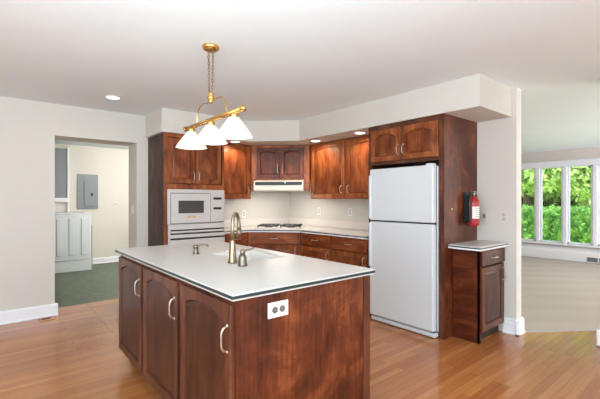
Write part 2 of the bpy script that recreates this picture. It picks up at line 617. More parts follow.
base('baseboard_north', (-3, YA), (.575 + .03, YA), (0, -1))
base('baseboard_doorway', (.575, YA - .0), (.575, 5.5), (1, 0))
base('baseboard_doorway_right', (1.476, YA), (1.476, 5.5), (-1, 0))
base('baseboard_east', (XB, 1.49 - .03), (XB, 1.61), (-1, 0), h=.15)
base('baseboard_east_end', (XB - .03, 1.49), (XB + .15, 1.49), (0, -1), h=.15)
base('baseboard_south_east', (4.27, -3), (4.27, .91), (-1, 0), h=.15)
base('baseboard_south_east_end', (4.24, .88), (4.45, .88), (0, 1), h=.15)
base('baseboard_laundry', (-1.2, 8.75), (3.4, 8.75), (0, -1), h=.12)
base('baseboard_west', (-3, -3), (-3, YA), (1, 0))
base('baseboard_south', (-3, -3), (4.27, -3), (0, 1))
base('baseboard_living_north', (4.12, 6.2), (9.8, 6.2), (0, -1))

# white heater cover under the living room window
hc = thing('baseboard_heater', 'long white heater cover under the living room windows', 'heater', (9.8, 0, 0))
bm = bmesh.new(); prism(bm, [(0, 0), (0, 0)], 0, 0) if False else None
bm.free(); bm = bmesh.new()
prof = [(0, .02), (-.09, .02), (-.09, .20), (-.07, .235), (-.02, .30), (0, .30)]
a = [bm.verts.new((x, -1.0, z)) for x, z in prof]; b = [bm.verts.new((x, 6.15, z)) for x, z in prof]
for i in range(6): bm.faces.new((a[i], a[(i + 1) % 6], b[(i + 1) % 6], b[i]))
bm.faces.new(a); bm.faces.new(b)
obj('cover', bm, 'trim', hc)
bx('foot_rail', 'trim', (-.07, 0, -1, 6.15, 0.004, .02), hc)
g = bx('grille', 'grey_d', (-.098, -.088, 1.2, 2.24, .035, .125), hc, label='dark blue grey grille')
bm = bmesh.new()
for i in range(5): box(bm, -.101, -.097, 1.2 + .21 * i, 1.215 + .21 * i, .03, .13)
box(bm, -.101, -.097, 1.2, 2.25, .125, .134); box(bm, -.101, -.097, 1.2, 2.25, .028, .036)
obj('grille_frame', bm, 'trim', hc)

# soffit above the cabinets
bm = bmesh.new()
prism(bm, [(1.59, YA), (1.59, 4.53), (2.80, 4.53), (3.31, 4.02), (3.31, 1.53), (XB, 1.53), (XB, YA)], 2.155, H)
struct('soffit', 'wall', bm=bm)

# ------------------------------------------------------------------ cabinet parts
def pull(parent, x, z, L_=.10, vertical=True, y=-.02, name='handle', m='nickel'):
    bm = bmesh.new()
    pts = []
    for i in range(13):
        t = i / 12
        a = (t - .5) * L_
        out = -.030 * (1 - (2 * t - 1) ** 4) ** .6 if 0 < t < 1 else 0
        pts.append((x, y + out, z + a) if vertical else (x + a, y + out, z))
    rs = [.0054 - .0016 * math.sin(PI * i / 12) ** 2 for i in range(13)]
    tube(bm, pts, rs, 8)
    for sg in (-1, 1):
        if vertical: lathe(bm, [(.0085, 0), (.0085, -.004), (.004, -.007)], (x, y, z + sg * L_ / 2), 12, 'y')
        else: lathe(bm, [(.0085, 0), (.0085, -.004), (.004, -.007)], (x + sg * L_ / 2, y, z), 12, 'y')
    return obj(name, bm, m, parent)


def arch_pts(x0, x1, z0, z1, rise, n=14):
    """counter-clockwise from lower left: lower left, lower right, arch from right to left"""
    pts = [(x0, z0), (x1, z0)]
    zs = z1 - rise
    for i in range(n + 1):
        t = i / n
        x = x1 + (x0 - x1) * t
        pts.append((x, zs + rise * (1 - (2 * t - 1) ** 2) if rise else z1))
    return pts


def panel_front(parent, name, x0, z0, w, h, m='wood', rise=.038, st=.055, y=0.0, t=.02, label=None, pm=None):
    """door or drawer front: frame with an arched recessed panel; face towards -y"""
    x1, z1 = x0 + w, z0 + h
    n = 14
    inner0 = arch_pts(x0 + st, x1 - st, z0 + st, z1 - st * .85, rise, n)
    def offs(d):
        return arch_pts(x0 + st + d, x1 - st - d, z0 + st + d, z1 - st * .85 - d, rise, n)
    outer = [(x0, z0), (x1, z0)] + [(x1 if i == 0 else x0 if i == n else x1 - st + (x0 - x1 + 2 * st) * i / n, z1) for i in range(n + 1)]
    def shrink(L, d):
        out = []
        for (x, z) in L:
            out.append((min(max(x, x0 + d), x1 - d), min(max(z, z0 + d), z1 - d)))
        return out
    loops = [(outer, y), (outer, y - t + .004), (shrink(outer, .004), y - t), (inner0, y - t),
             (offs(.004), y - t + .015)]
    bm = bmesh.new()
    rings = []
    for L, yy in loops:
        rings.append([bm.verts.new((x, yy, z)) for x, z in L])
    k = len(outer)
    for a, b in zip(rings, rings[1:]):
        for i in range(k):
            try: bm.faces.new((a[i], a[(i + 1) % k], b[(i + 1) % k], b[i]))
            except ValueError: pass
    bm.faces.new(rings[-1]); bm.faces.new(rings[0])
    door = obj(name, bm, m, parent, label)
    bm = bmesh.new()
    rings = [[bm.verts.new((x, yy, z)) for x, z in L] for L, yy in ((offs(.007), y - t + .0149), (offs(.007), y - t + .0115), (offs(.022), y - t + .007))]
    for a, b in zip(rings, rings[1:]):
        for i in range(k):
            bm.faces.new((a[i], a[(i + 1) % k], b[(i + 1) % k], b[i]))
    bm.faces.new(rings[-1]); bm.faces.new(rings[0])
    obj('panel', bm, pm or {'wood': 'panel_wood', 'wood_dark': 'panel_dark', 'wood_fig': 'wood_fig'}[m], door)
    return door


def drawer_front(parent, x0, z0, w, h, m='wood_x', y=0.0, t=.02):
    bm = bmesh.new()
    box(bm, x0, x0 + w, y - t, y, z0, z0 + h, .005)
    return obj('drawer', bm, m, parent)


R90 = -PI / 2
# ------------------------------------------------------------------ oven tower (north wall, left end)
tw = thing('oven_cabinet', 'tall dark wood oven cabinet with greyish side panel beside the doorway', 'cabinet', (1.63, 4.55, 0))
W = .79
D = YA - 4.55 - .002
bx('side_panel', 'wood_grey', (-.012, .010, 0, D, 0, 2.15), tw, .001, label='grey brown side panel')
bm = bmesh.new()
box(bm, W - .02, W, 0, D, 0, 2.15); box(bm, .01, W - .02, D - .012, D, 0, 2.15)
box(bm, .01, W - .02, .01, D - .012, .72, .74); box(bm, .01, W - .02, .01, D - .012, 1.478, 1.498)
box(bm, .01, W - .02, .0, D - .012, 2.13, 2.15)
box(bm, .01, W - .02, .0, D - .012, 0.08, .10)
obj('carcass', bm, 'wood', tw)
bm = bmesh.new()
box(bm, -.012, .035, -.02, 0, .08, 2.15, .001); box(bm, W - .03, W, -.02, 0, 1.463, 2.15, .001)
box(bm, .035, W - .03, -.02, 0, 2.10, 2.15, .001); box(bm, .035, W - .03, -.02, 0, 1.463, 1.53, .001)
box(bm, .035, W - .03, -.02, 0, .70, .742, .001)
obj('face_frame', bm, 'wood', tw)
for (a, hx) in ((.03, .352), (.388, .417)):
    d = panel_front(tw, 'door', a, 1.535, .35, .555, y=-.02)
    pull(d, hx, 1.625, .125, y=-.04)
d = panel_front(tw, 'door', .04, .12, .71, .56, y=-.02)
pull(d, .39, .62, .1, False, y=-.04)
bx('toe_kick', 'kick', (.0, W, .06, .07, 0, .1), tw)

# built-in microwave
mw = thing('microwave_oven', 'white built-in microwave with dark window above the wall oven', 'microwave', (1.63, 4.53, 1.0))
bm = bmesh.new()
box(bm, .025, .79, -.012, .0, .032, .462, .004)
obj('trim_frame', bm, 'appl', mw)
bx('surround_groove', 'gasket', (.062, .785, -.014, -.010, .036, .418), mw)
bx('housing', 'appl', (.06, .74, .001, .42, .04, .46), mw)
dr = bx('door', 'appl', (.066, .575, -.034, -.013, .042, .411), mw, .004)
bx('window', 'mwglass', (.152, .485, -.038, -.033, .165, .322), dr, .002)
bx('badge', 'badge', (.27, .38, -.036, -.033, .105, .135), dr, .001, label='small gold badge')
cp = bx('control_panel', 'appl', (.58, .782, -.034, -.013, .046, .418), mw, .004)
for zz in (.335, .205):
    bx('display', 'black', (.62, .735, -.037, -.033, zz, zz + .030), cp, .001)
bm = bmesh.new(); box(bm, .60, .755, -.035, -.033, .115, .118); box(bm, .60, .755, -.035, -.033, .385, .388)
box(bm, .60, .603, -.035, -.033, .115, .388); box(bm, .752, .755, -.035, -.033, .115, .388)
obj('button_outline', bm, 'appl_grey', cp)
# wall oven
ov = thing('wall_oven', 'white wall oven with dark vent slits below the microwave', 'oven', (1.63, 4.53, .742))
bx('housing', 'appl', (.05, .75, .001, .5, .005, .25), ov)
bx('trim_frame', 'appl', (.033, .79, -.012, .0, 0, .288), ov, .004)
bx('control_panel', 'appl', (.05, .785, -.03, -.012, .222, .280), ov, .004)
bx('vent_slot', 'black', (.062, .78, -.018, -.011, .205, .222), ov)
bx('handle', 'appl', (.062, .78, -.050, -.018, .180, .204), ov, .008)
bx('vent_slot', 'black', (.062, .78, -.018, -.011, .162, .180), ov)
bx('door', 'appl', (.05, .785, -.034, -.012, .118, .162), ov, .005)
bx('vent_slot', 'black', (.062, .78, -.036, -.011, .098, .118), ov)
bx('door', 'appl', (.05, .785, -.034, -.012, .004, .098), ov, .005)


# ------------------------------------------------------------------ upper cabinets
def upper(label, loc, rz, w, z0, z1, depth, doors, name='wall_cabinet', group=None, m='wood', end_l=False):
    t = thing(name, label, 'cabinet', loc, rz, group or 'cherry wall cabinets')
    bx('carcass', m, (0, w, .02, depth, z0 + .01, z1), t)
    bm = bmesh.new()
    xs = [0] + [d[0] for d in doors]
    box(bm, 0, w, 0, .02, z1 - .04, z1, .001)
    box(bm, 0, w, 0, .02, z0, z0 + .035, .001)
    edges = [0.0]
    for (a, b, hx) in doors: edges += [a, b]
    edges.append(w)
    for i in range(0, len(edges), 2):
        lo = max(0, edges[i] - .012) if i else 0
        hi = min(w, edges[i + 1] + .012)
        if hi - lo > .002: box(bm, lo, hi, 0, .02, z0 + .035, z1 - .04, .001)
    obj('face_frame', bm, m, t)
    for (a, b, hx) in doors:
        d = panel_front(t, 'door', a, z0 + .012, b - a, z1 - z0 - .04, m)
        pull(d, hx, z0 + .13, .10)
    return t


upper('cherry wall cabinet with one door right of the oven cabinet', (2.425, 4.82, 0), 0, .605, 1.345, 2.15, .308, [(.03, .575, .535)])
upper('wide cherry wall cabinet with two doors left of the refrigerator', (3.67, 4.19, 0), R90, 1.385, 1.345, 2.15, .328, [(.03, .695, .65), (.735, 1.36, .78)])
# diagonal corner cabinet over the range hood
dw = .877
t = thing('wall_cabinet', 'short cherry corner cabinet with two doors directly above the range hood', 'cabinet', (3.032, 4.818, 0), -PI / 4, 'cherry wall cabinets')
bm = bmesh.new()
prism(bm, [(.003, .02), (dw - .003, .02), (dw + .21, .23), (dw / 2 + .0, .66), (-.21, .23)], 1.64, 2.15)
obj('carcass', bm, 'wood', t)
bm = bmesh.new()
box(bm, .003, .085, 0, .02, 1.465, 2.15, .001); box(bm, dw - .085, dw - .003, 0, .02, 1.465, 2.15, .001)
box(bm, .085, dw - .085, 0, .02, 2.105, 2.15, .001); box(bm, .085, dw - .085, 0, .02, 1.63, 1.665, .001)
box(bm, dw / 2 - .015, dw / 2 + .015, 0, .02, 1.665, 2.105, .001)
obj('face_frame', bm, 'wood', t)
for a, b, hx in ((.09, dw / 2 - .008, dw / 2 - .036), (dw / 2 + .008, dw - .09, dw / 2 + .036)):
    d = panel_front(t, 'door', a, 1.655, b - a, .455, 'wood_fig', rise=.03, st=.05)
    pull(d, hx, 1.80, .12)
# range hood
hd = thing('range_hood', 'almond under-cabinet range hood with black vent strip', 'range hood', (3.032, 4.818, 0), -PI / 4)
hx0, hx1 = .078, dw - .078
bm = bmesh.new()
prof = [(.20, 1.463), (-.16, 1.463), (-.185, 1.478), (-.185, 1.544), (-.165, 1.600), (.0, 1.628), (.20, 1.628)]
a = [bm.verts.new((hx0 + .02 if yy > 0 else hx0, yy, z)) for yy, z in prof]; b = [bm.verts.new((hx1 - .02 if yy > 0 else hx1, yy, z)) for yy, z in prof]
for i in range(len(prof)): bm.faces.new((a[i], a[(i + 1) % len(prof)], b[(i + 1) % len(prof)], b[i]))
bm.faces.new(a); bm.faces.new(b)
obj('canopy', bm, 'hood', hd)
bx('vent_strip', 'black', (hx0 + .02, hx1 - .02, -.192, -.15, 1.544, 1.592), hd, .001)
bx('top_lip', 'hood', (hx0, hx1, -.19, -.14, 1.590, 1.606), hd, .004)
bx('switch', 'plate', (hx1 - .27, hx1 - .25, -.195, -.188, 1.571, 1.586), hd)
bx('filter', 'appl_grey', (hx0 + .06, hx1 - .06, -.12, .15, 1.458, 1.463), hd)


ld = bpy.data.lights.new('hood_fill', 'AREA'); ld.shape = 'RECTANGLE'; ld.size = .4; ld.size_y = .12; ld.energy = 8; ld.color = (1, .93, .82)  # added light under the hood, lifts the dim backsplash corner
lo = bpy.data.objects.new('hood_fill', ld); COL.objects.link(lo); lo.location = (3.34, 4.50, 1.455); lo.rotation_euler = (0, 0, -PI / 4)

# ------------------------------------------------------------------ base cabinets
def base_cab(label, loc, rz, w, depth, units, m='wood', mx='wood_x', zt=.88, drawer_h=.145, poly=None):
    t = thing('base_cabinet', label, 'cabinet', loc, rz, 'cherry base cabinets')
    if poly:
        bm = bmesh.new(); prism(bm, poly, .1, zt); obj('carcass', bm, m, t)
    else:
        bx('carcass', m, (0, w, .02, depth, .1, zt), t)
    bm = bmesh.new()
    box(bm, 0, w, 0, .02, zt - .03, zt, .001); box(bm, 0, w, 0, .02, .1, .135, .001)
    box(bm, 0, .025, 0, .02, .135, zt - .03, .001); box(bm, w - .025, w, 0, .02, .135, zt - .03, .001)
    obj('face_frame', bm, m, t)
    bx('toe_kick', 'kick', (.01, w - .01, .07, .085, 0, .1), t)
    for (a, b, side) in units:
        dr = drawer_front(t, a, zt - .02 - drawer_h, b - a, drawer_h, mx)
        pull(dr, (a + b) / 2, zt - .02 - drawer_h * .45, .10, False)
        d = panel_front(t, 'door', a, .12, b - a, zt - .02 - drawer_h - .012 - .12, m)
        pull(d, b - .04 if side > 0 else a + .04, zt - drawer_h - .12, .10)
    return t


base_cab('low cherry cabinet with a drawer beside the wall oven', (2.425, 4.535, 0), 0, .372, .59, [(.015, .355, 1)])
ddw = .735
base_cab('diagonal cherry base cabinet under the cooktop', (2.805, 4.535, 0), -PI / 4, ddw, .6, [(.03, ddw - .03, 1)],
         poly=[(.0, .02), (ddw, .02), (ddw + .40, .43), (ddw / 2 + .02, .82), (-.40, .43)])
b1 = base_cab('low cherry cabinet with drawer and arched door right of the cooktop cabinet', (3.335, 4.01, 0), R90, .60, .655, [(.02, .59, 1)])
copy_tree(b1, (3.335, 3.405, 0), None, 'low cherry cabinet with drawer and arched door next to the refrigerator')


def layered_top(root, polyf, zt, m='counter'):
    """white top, dark band, white lower edge; polyf(inset) -> polygon"""
    for nm, ins, z0, z1, mm in (('top_surface', 0.0, zt - .012, zt, m), ('edge_band', .0015, zt - .024, zt - .012, 'cstripe'), ('lower_edge', -.002, zt - .038, zt - .024, 'trim')):
        bm = bmesh.new(); prism(bm, polyf(ins), z0, z1)
        if nm == 'top_surface':
            bmesh.ops.bevel(bm, geom=[e for e in bm.edges if abs(e.verts[0].co.z - zt) < 1e-4 and abs(e.verts[1].co.z - zt) < 1e-4], offset=.004, segments=2, affect='EDGES')
        obj(nm, bm, mm, root)


ct = thing('kitchen_countertop', 'white countertop running around the corner from wall oven to refrigerator', 'countertop', (0, 0, 0))
layered_top(ct, lambda i: [(2.423, 5.126), (2.423, 4.50 + i), (2.80 - i * .4, 4.50 + i), (3.30 + i, 4.0 + i * .4), (3.30 + i, 2.80), (3.996, 2.80), (3.996, 5.126)], .92)
bm = bmesh.new()
prism(bm, [(2.423, 5.127), (2.423, 5.107), (3.977, 5.107), (3.977, 2.80), (3.997, 2.80), (3.997, 5.127)], .92, 1.025)
bs = obj('backsplash', bm, 'splash', ct, label='low pinkish beige backsplash strip')

# cooktop
ck = thing('cooktop', 'white gas cooktop with two black grates set in the corner counter', 'cooktop', (3.075, 4.225, .92), -PI / 4)
bx('body', 'appl', (-.35, .35, .13, .58, 0, .012), ck, .004)
for sx in (-.165, .165):
    bm = bmesh.new()
    x0, x1, y0, y1 = sx - .14, sx + .14, .18, .54
    for (p, q) in (((x0, y0), (x1, y0)), ((x1, y0), (x1, y1)), ((x1, y1), (x0, y1)), ((x0, y1), (x0, y0)), ((x0, (y0 + y1) / 2), (x1, (y0 + y1) / 2)), ((sx, y0), (sx, y1)), ((sx - .07, y0), (sx - .07, y1)), ((sx + .07, y0), (sx + .07, y1))):
        tube(bm, [(p[0], p[1], .038), (q[0], q[1], .036)], .010, 6)
    for p in ((x0, y0), (x1, y0), (x1, y1), (x0, y1)):
        tube(bm, [(p[0], p[1], .011), (p[0], p[1], .04)], .007, 6)
    obj('grate', bm, 'iron', ck)
    for yy in (.27, .45):
        bm = bmesh.new(); lathe(bm, [(.06, .0), (.06, .006), (.035, .010), (.035, .018), (.028, .022)], (sx, yy, .011), 20)
        obj('burner', bm, 'iron', ck)
for i in range(4):
    bm = bmesh.new(); lathe(bm, [(.018, 0), (.016, .02)], (.327, .2 + .09 * i, .012), 14)
    obj('knob', bm, 'plate', ck)

# ------------------------------------------------------------------ refrigerator and its cabinet
fr = thing('refrigerator', 'white top-freezer refrigerator inside a dark cherry surround', 'refrigerator', (3.25, 2.72, 0), R90)
fw = .78
bx('body', 'fridge', (.004, fw, .08, .72, .055, 1.66), fr, .008)
for nm, z0, z1 in (('freezer_door', 1.108, 1.668), ('fridge_door', .065, 1.094)):
    bm = bmesh.new(); box(bm, .0, fw - .005, 0, .068, z0, z1, .014, 4)
    d = obj(nm, bm, 'fridge', fr)
    for f in d.data.polygons: f.use_smooth = False
    zz0, zz1 = (1.125, 1.60) if nm == 'freezer_door' else (.60, 1.08)
    bm = bmesh.new()
    pts = [(.022, .0, zz0), (.022, -.018, zz0 + .02), (.022, -.020, (zz0 + zz1) / 2), (.022, -.018, zz1 - .02), (.022, .0, zz1)]
    box(bm, .002, .030, -.020, .004, zz0, zz1, .009, 3)
    obj('handle', bm, 'fridge', d)
bx('door_gasket', 'gasket', (.01, fw - .012, .066, .082, .07, 1.655), fr)
bx('kick_grille', 'fridge', (.005, fw, .02, .09, .008, .05), fr, .008)
bx('bottom_gap', 'black', (.02, fw - .02, .05, .08, .048, .067), fr)
bm = bmesh.new(); box(bm, .69, .76, .01, .09, 1.66, 1.685, .008); obj('hinge_cover', bm, 'fridge', fr)
for x in (.06, fw - .06):
    for yy in (.15, .65):
        bm = bmesh.new(); lathe(bm, [(.02, 0), (.02, .056)], (x, yy, 0), 10)
        obj('foot', bm, 'black', fr)

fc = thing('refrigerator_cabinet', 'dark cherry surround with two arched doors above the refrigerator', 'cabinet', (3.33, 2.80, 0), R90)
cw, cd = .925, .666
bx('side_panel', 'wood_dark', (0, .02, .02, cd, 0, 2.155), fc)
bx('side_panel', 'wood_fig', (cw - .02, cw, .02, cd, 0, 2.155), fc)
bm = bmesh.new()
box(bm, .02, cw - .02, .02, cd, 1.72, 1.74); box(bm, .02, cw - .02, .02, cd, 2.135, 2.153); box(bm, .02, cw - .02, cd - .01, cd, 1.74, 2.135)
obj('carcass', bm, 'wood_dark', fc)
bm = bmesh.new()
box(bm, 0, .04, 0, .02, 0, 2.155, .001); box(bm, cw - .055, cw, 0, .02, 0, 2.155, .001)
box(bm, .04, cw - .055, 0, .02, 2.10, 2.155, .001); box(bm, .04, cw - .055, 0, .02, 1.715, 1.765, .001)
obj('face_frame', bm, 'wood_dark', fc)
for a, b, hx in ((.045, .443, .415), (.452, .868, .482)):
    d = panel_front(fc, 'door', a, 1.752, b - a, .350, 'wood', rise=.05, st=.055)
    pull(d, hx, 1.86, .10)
bm = bmesh.new(); lathe(bm, [(.012, 0), (.012, .008), (.006, .014)], (0, 0, 0), 12, 'x')
for v in bm.verts: v.co = Vector((cw + v.co.x, .125 + v.co.y, 1.242 + v.co.z))
obj('latch', bm, 'nickel', fc, 'tiny metal latch on the side panel')

# ------------------------------------------------------------------ small end cabinet
sc = thing('base_cabinet', 'small narrow cherry cabinet with one drawer beside the refrigerator surround', 'cabinet', (3.475, 1.61, 0))
sw, sd = .518, .258
bm = bmesh.new()
box(bm, 0, .016, .0, sd, 0, .868)
obj('side_panel', bm, 'wood_fig_h', sc)
bx('carcass', 'wood_dark', (.016, sw, .02, sd, .10, .868), sc)
bm = bmesh.new()
box(bm, 0, .04, -.0, .02, 0, .868, .001); box(bm, sw - .04, sw, 0, .02, .1, .868, .001)
box(bm, .04, sw - .04, 0, .02, .84, .868, .001); box(bm, .04, sw - .04, 0, .02, .1, .13, .001)
obj('face_frame', bm, 'wood_dark', sc)
bx('toe_kick', 'kick', (.04, sw, .045, .055, 0, .1), sc)
dr = drawer_front(sc, .02, .715, sw - .03, .135, 'wood_dark_x'); pull(dr, sw / 2, .782, .09, False)
d = panel_front(sc, 'door', .02, .105, sw - .05, .595, 'wood_dark', rise=0, st=.06); pull(d, sw - .06, .60, .12)
tp = thing('cabinet_countertop', 'small white countertop with dark edge line on the narrow end cabinet', 'countertop', (0, 0, 0))
layered_top(tp, lambda i: [(3.40 + i, 1.873), (3.40 + i, 1.565 + i), (3.997, 1.565 + i), (3.997, 1.873)], .906)

# ------------------------------------------------------------------ kitchen island
isl = thing('kitchen_island', 'dark stained kitchen island with three arched doors and plain end panel', 'kitchen island', (.82, 3.285, 0), R90)
iw, idp = 1.865, .87
bm = bmesh.new()
box(bm, .02, iw - .02, .075, idp - .005, 0, .12)
obj('toe_kick', bm, 'kick', isl)
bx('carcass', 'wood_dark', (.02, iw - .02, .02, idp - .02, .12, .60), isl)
bm = bmesh.new()
box(bm, iw - .02, iw, .0, idp, 0, .901, .001)
obj('end_panel', bm, 'wood_fig', isl, 'reddish figured end panel')
bm = bmesh.new(); box(bm, 0, .02, 0, .075, .12, .901); box(bm, 0, .02, .075, idp, 0, .901)
obj('end_panel', bm, 'wood_dark', isl)
bx('back_panel', 'wood_dark', (.02, iw - .02, idp - .02, idp, 0, .901), isl)
bm = bmesh.new(); box(bm, iw, iw + .008, idp - .05, idp, 0, .90, .001)
obj('corner_strip', bm, 'wood_dark', isl)
bm = bmesh.new()
box(bm, 0, iw - .02, 0, .02, .862, .901, .001); box(bm, 0, iw - .02, 0, .02, .12, .155, .001)
for a, b in ((0.02, .05), (.57, .67), (1.21, 1.31), (iw - .06, iw - .02)):
    box(bm, a, b, 0, .02, .155, .862, .001)
box(bm, .02, iw - .02, .02, .03, .12, .901)
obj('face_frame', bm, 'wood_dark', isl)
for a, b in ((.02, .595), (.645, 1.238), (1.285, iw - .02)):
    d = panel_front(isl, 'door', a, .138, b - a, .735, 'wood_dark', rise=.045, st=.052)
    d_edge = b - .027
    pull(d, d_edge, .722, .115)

it = thing('island_countertop', 'white island countertop with dark green edge band and a sunken white sink basin', 'countertop', (0, 0, 0))
X0, X1, IY0, IY1, ZT = .785, 1.717, 1.394, 3.317, .931
holes = [(1.27, 1.61, 2.08, 2.60)]


def top_with_holes(bm, ins, z0, z1, bevel=False):
    xs = [X0 + ins, 1.27, 1.61, X1 - ins]
    ys = [IY0 + ins, 2.08, 2.60, IY1 - ins]
    for z in (z0, z1):
        g = {}
        for i, x in enumerate(xs):
            for j, yv in enumerate(ys): g[i, j] = bm.verts.new((x, yv, z))
        for i in range(3):
            for j in range(3):
                if i == 1 and j == 1: continue
                bm.faces.new((g[i, j], g[i + 1, j], g[i + 1, j + 1], g[i, j + 1]))
        if z == z0: g0 = g
        else: g1 = g
    def wallq(a, b): bm.faces.new((g0[a], g0[b], g1[b], g1[a]))
    for i in range(3): wallq((i, 0), (i + 1, 0)); wallq((i, 3), (i + 1, 3))
    for j in range(3): wallq((0, j), (0, j + 1)); wallq((3, j), (3, j + 1))
    for j in (1,):
        wallq((1, j), (2, j)); wallq((1, j + 1), (2, j + 1)); wallq((1, j), (1, j + 1)); wallq((2, j), (2, j + 1))


for nm, ins, z0, z1, mm in (('top_surface', 0, ZT - .007, ZT, 'counter'), ('edge_band', .0, ZT - .021, ZT - .007, 'cstripe'), ('lower_edge', .003, ZT - .029, ZT - .021, 'counter')):
    bm = bmesh.new(); top_with_holes(bm, ins, z0, z1)
    if nm == 'top_surface':
        ed = [e for e in bm.edges if all(abs(v.co.z - ZT) < 1e-5 for v in e.verts) and
              (all(abs(v.co.x - X0) < 1e-5 for v in e.verts) or all(abs(v.co.x - X1) < 1e-5 for v in e.verts) or
               all(abs(v.co.y - IY0) < 1e-5 for v in e.verts) or all(abs(v.co.y - IY1) < 1e-5 for v in e.verts))]
        bmesh.ops.bevel(bm, geom=ed, offset=.004, segments=2, affect='EDGES')
    if nm == 'lower_edge':
        for v in bm.verts:
            if v.co.z < z0 + 1e-4: v.co.z -= .0
    obj(nm, bm, mm, it)
for (a, b, c, d_) in holes:
    bm = bmesh.new()
    # hollow bowl: inner skin and outer skin
    def loop(x0, x1, y0, y1, z, r=.05, n=5):
        L = []
        for cx, cy, s in ((x1 - r, y1 - r, 0), (x0 + r, y1 - r, 1), (x0 + r, y0 + r, 2), (x1 - r, y0 + r, 3)):
            for k in range(n + 1):
                an = PI / 2 * s + PI / 2 * k / n
                L.append(bm.verts.new((cx + r * math.cos(an), cy + r * math.sin(an), z)))
        return L
    R = [loop(a - .012, b + .012, c - .012, d_ + .012, ZT - .03), loop(a - .012, b + .012, c - .012, d_ + .012, ZT - .19), loop(a + .03, b - .03, c + .03, d_ - .03, ZT - .20)]
    S = [loop(a - .001, b + .001, c - .001, d_ + .001, ZT - .03, .012), loop(a, b, c, d_, ZT - .001, .012), loop(a + .010, b - .010, c + .010, d_ - .010, ZT - .006, .03), loop(a + .022, b - .022, c + .022, d_ - .022, ZT - .022, .05), loop(a + .032, b - .032, c + .032, d_ - .032, ZT - .06, .05), loop(a + .04, b - .04, c + .04, d_ - .04, ZT - .15, .05), loop(a + .07, b - .07, c + .07, d_ - .07, ZT - .178, .04)]
    for G in (R, S):
        for p, q in zip(G, G[1:]):
            for i in range(len(p)):
                f = bm.faces.new((p[i], p[(i + 1) % len(p)], q[(i + 1) % len(p)], q[i])); f.smooth = True
    for i in range(len(R[0])):
        bm.faces.new((R[0][i], R[0][(i + 1) % len(R[0])], S[0][(i + 1) % len(S[0])], S[0][i]))
    bm.faces.new(R[-1]); bm.faces.new(S[-1])
    bo = obj('sink_basin', bm, 'counter', it)
    bm = bmesh.new(); lathe(bm, [(.04, 0), (.04, .004), (.02, .002)], ((a + b) / 2, (c + d_) / 2, ZT - .178), 20)
    obj('drain', bm, 'nickel', bo)

# faucet
fa = thing('kitchen_faucet', 'tall nickel gooseneck faucet on the island countertop', 'faucet', (1.187, 2.108, ZT), math.radians(38))
bm = bmesh.new(); lathe(bm, [(.031, 0), (.031, .010), (.027, .016), (.025, .03), (.0235, .045), (.018, .13), (.015, .143), (.0125, .148)], seg=24)
obj('base', bm, 'bronze', fa)
bm = bmesh.new()
pts = [(0, 0, .145), (0, 0, .21)]
for k in range(0, 13):
    an = PI - PI * k / 12
    pts.append((.052 + .052 * math.cos(an), 0, .248 + .062 * math.sin(an)))
pts += [(.106, 0, .225), (.108, 0, .20)]
tube(bm, pts, [.0115] * 14 + [.0115, .0135, .0145], 14)
obj('spout', bm, 'bronze', fa)
bm = bmesh.new(); tube(bm, [(.108, 0, .202), (.109, 0, .188), (.110, 0, .150)], [.0150, .0165, .0155], 14)
obj('spray_head', bm, 'bronze', fa)
# lever valve
fv = thing('faucet_lever', 'nickel lever valve standing right of the gooseneck faucet', 'faucet handle', (1.181, 1.975, ZT))
bm = bmesh.new(); lathe(bm, [(.030, 0), (.030, .010), (.027, .014), (.025, .05), (.019, .066), (.013, .070)], seg=24)
obj('base', bm, 'pewter', fv)
bm = bmesh.new(); lathe(bm, [(.012, .068), (.017, .078), (.016, .092), (.008, .100)], seg=18)
tube(bm, spline([(0, 0, .088), (.02, -.012, .094), (.045, -.02, .100), (.066, -.028, .110)], 4), [.008] * 4 + [.0065] * 4 + [.006] * 5, 8)
obj('lever', bm, 'pewter', fv)
# soap dispenser
sp = thing('soap_dispenser', 'short nickel soap dispenser on the island left of the faucet', 'soap dispenser', (1.172, 2.625, ZT))
bm = bmesh.new(); lathe(bm, [(.024, 0), (.024, .006), (.018, .012), (.016, .045), (.020, .050), (.020, .062), (.010, .068)], seg=20)
obj('body', bm, 'pewter', sp)
bm = bmesh.new(); tube(bm, spline([(0, 0, .060), (.035, -.012, .066), (.075, -.022, .062), (.088, -.026, .054)], 4), .0055, 8)
obj('nozzle', bm, 'pewter', sp)


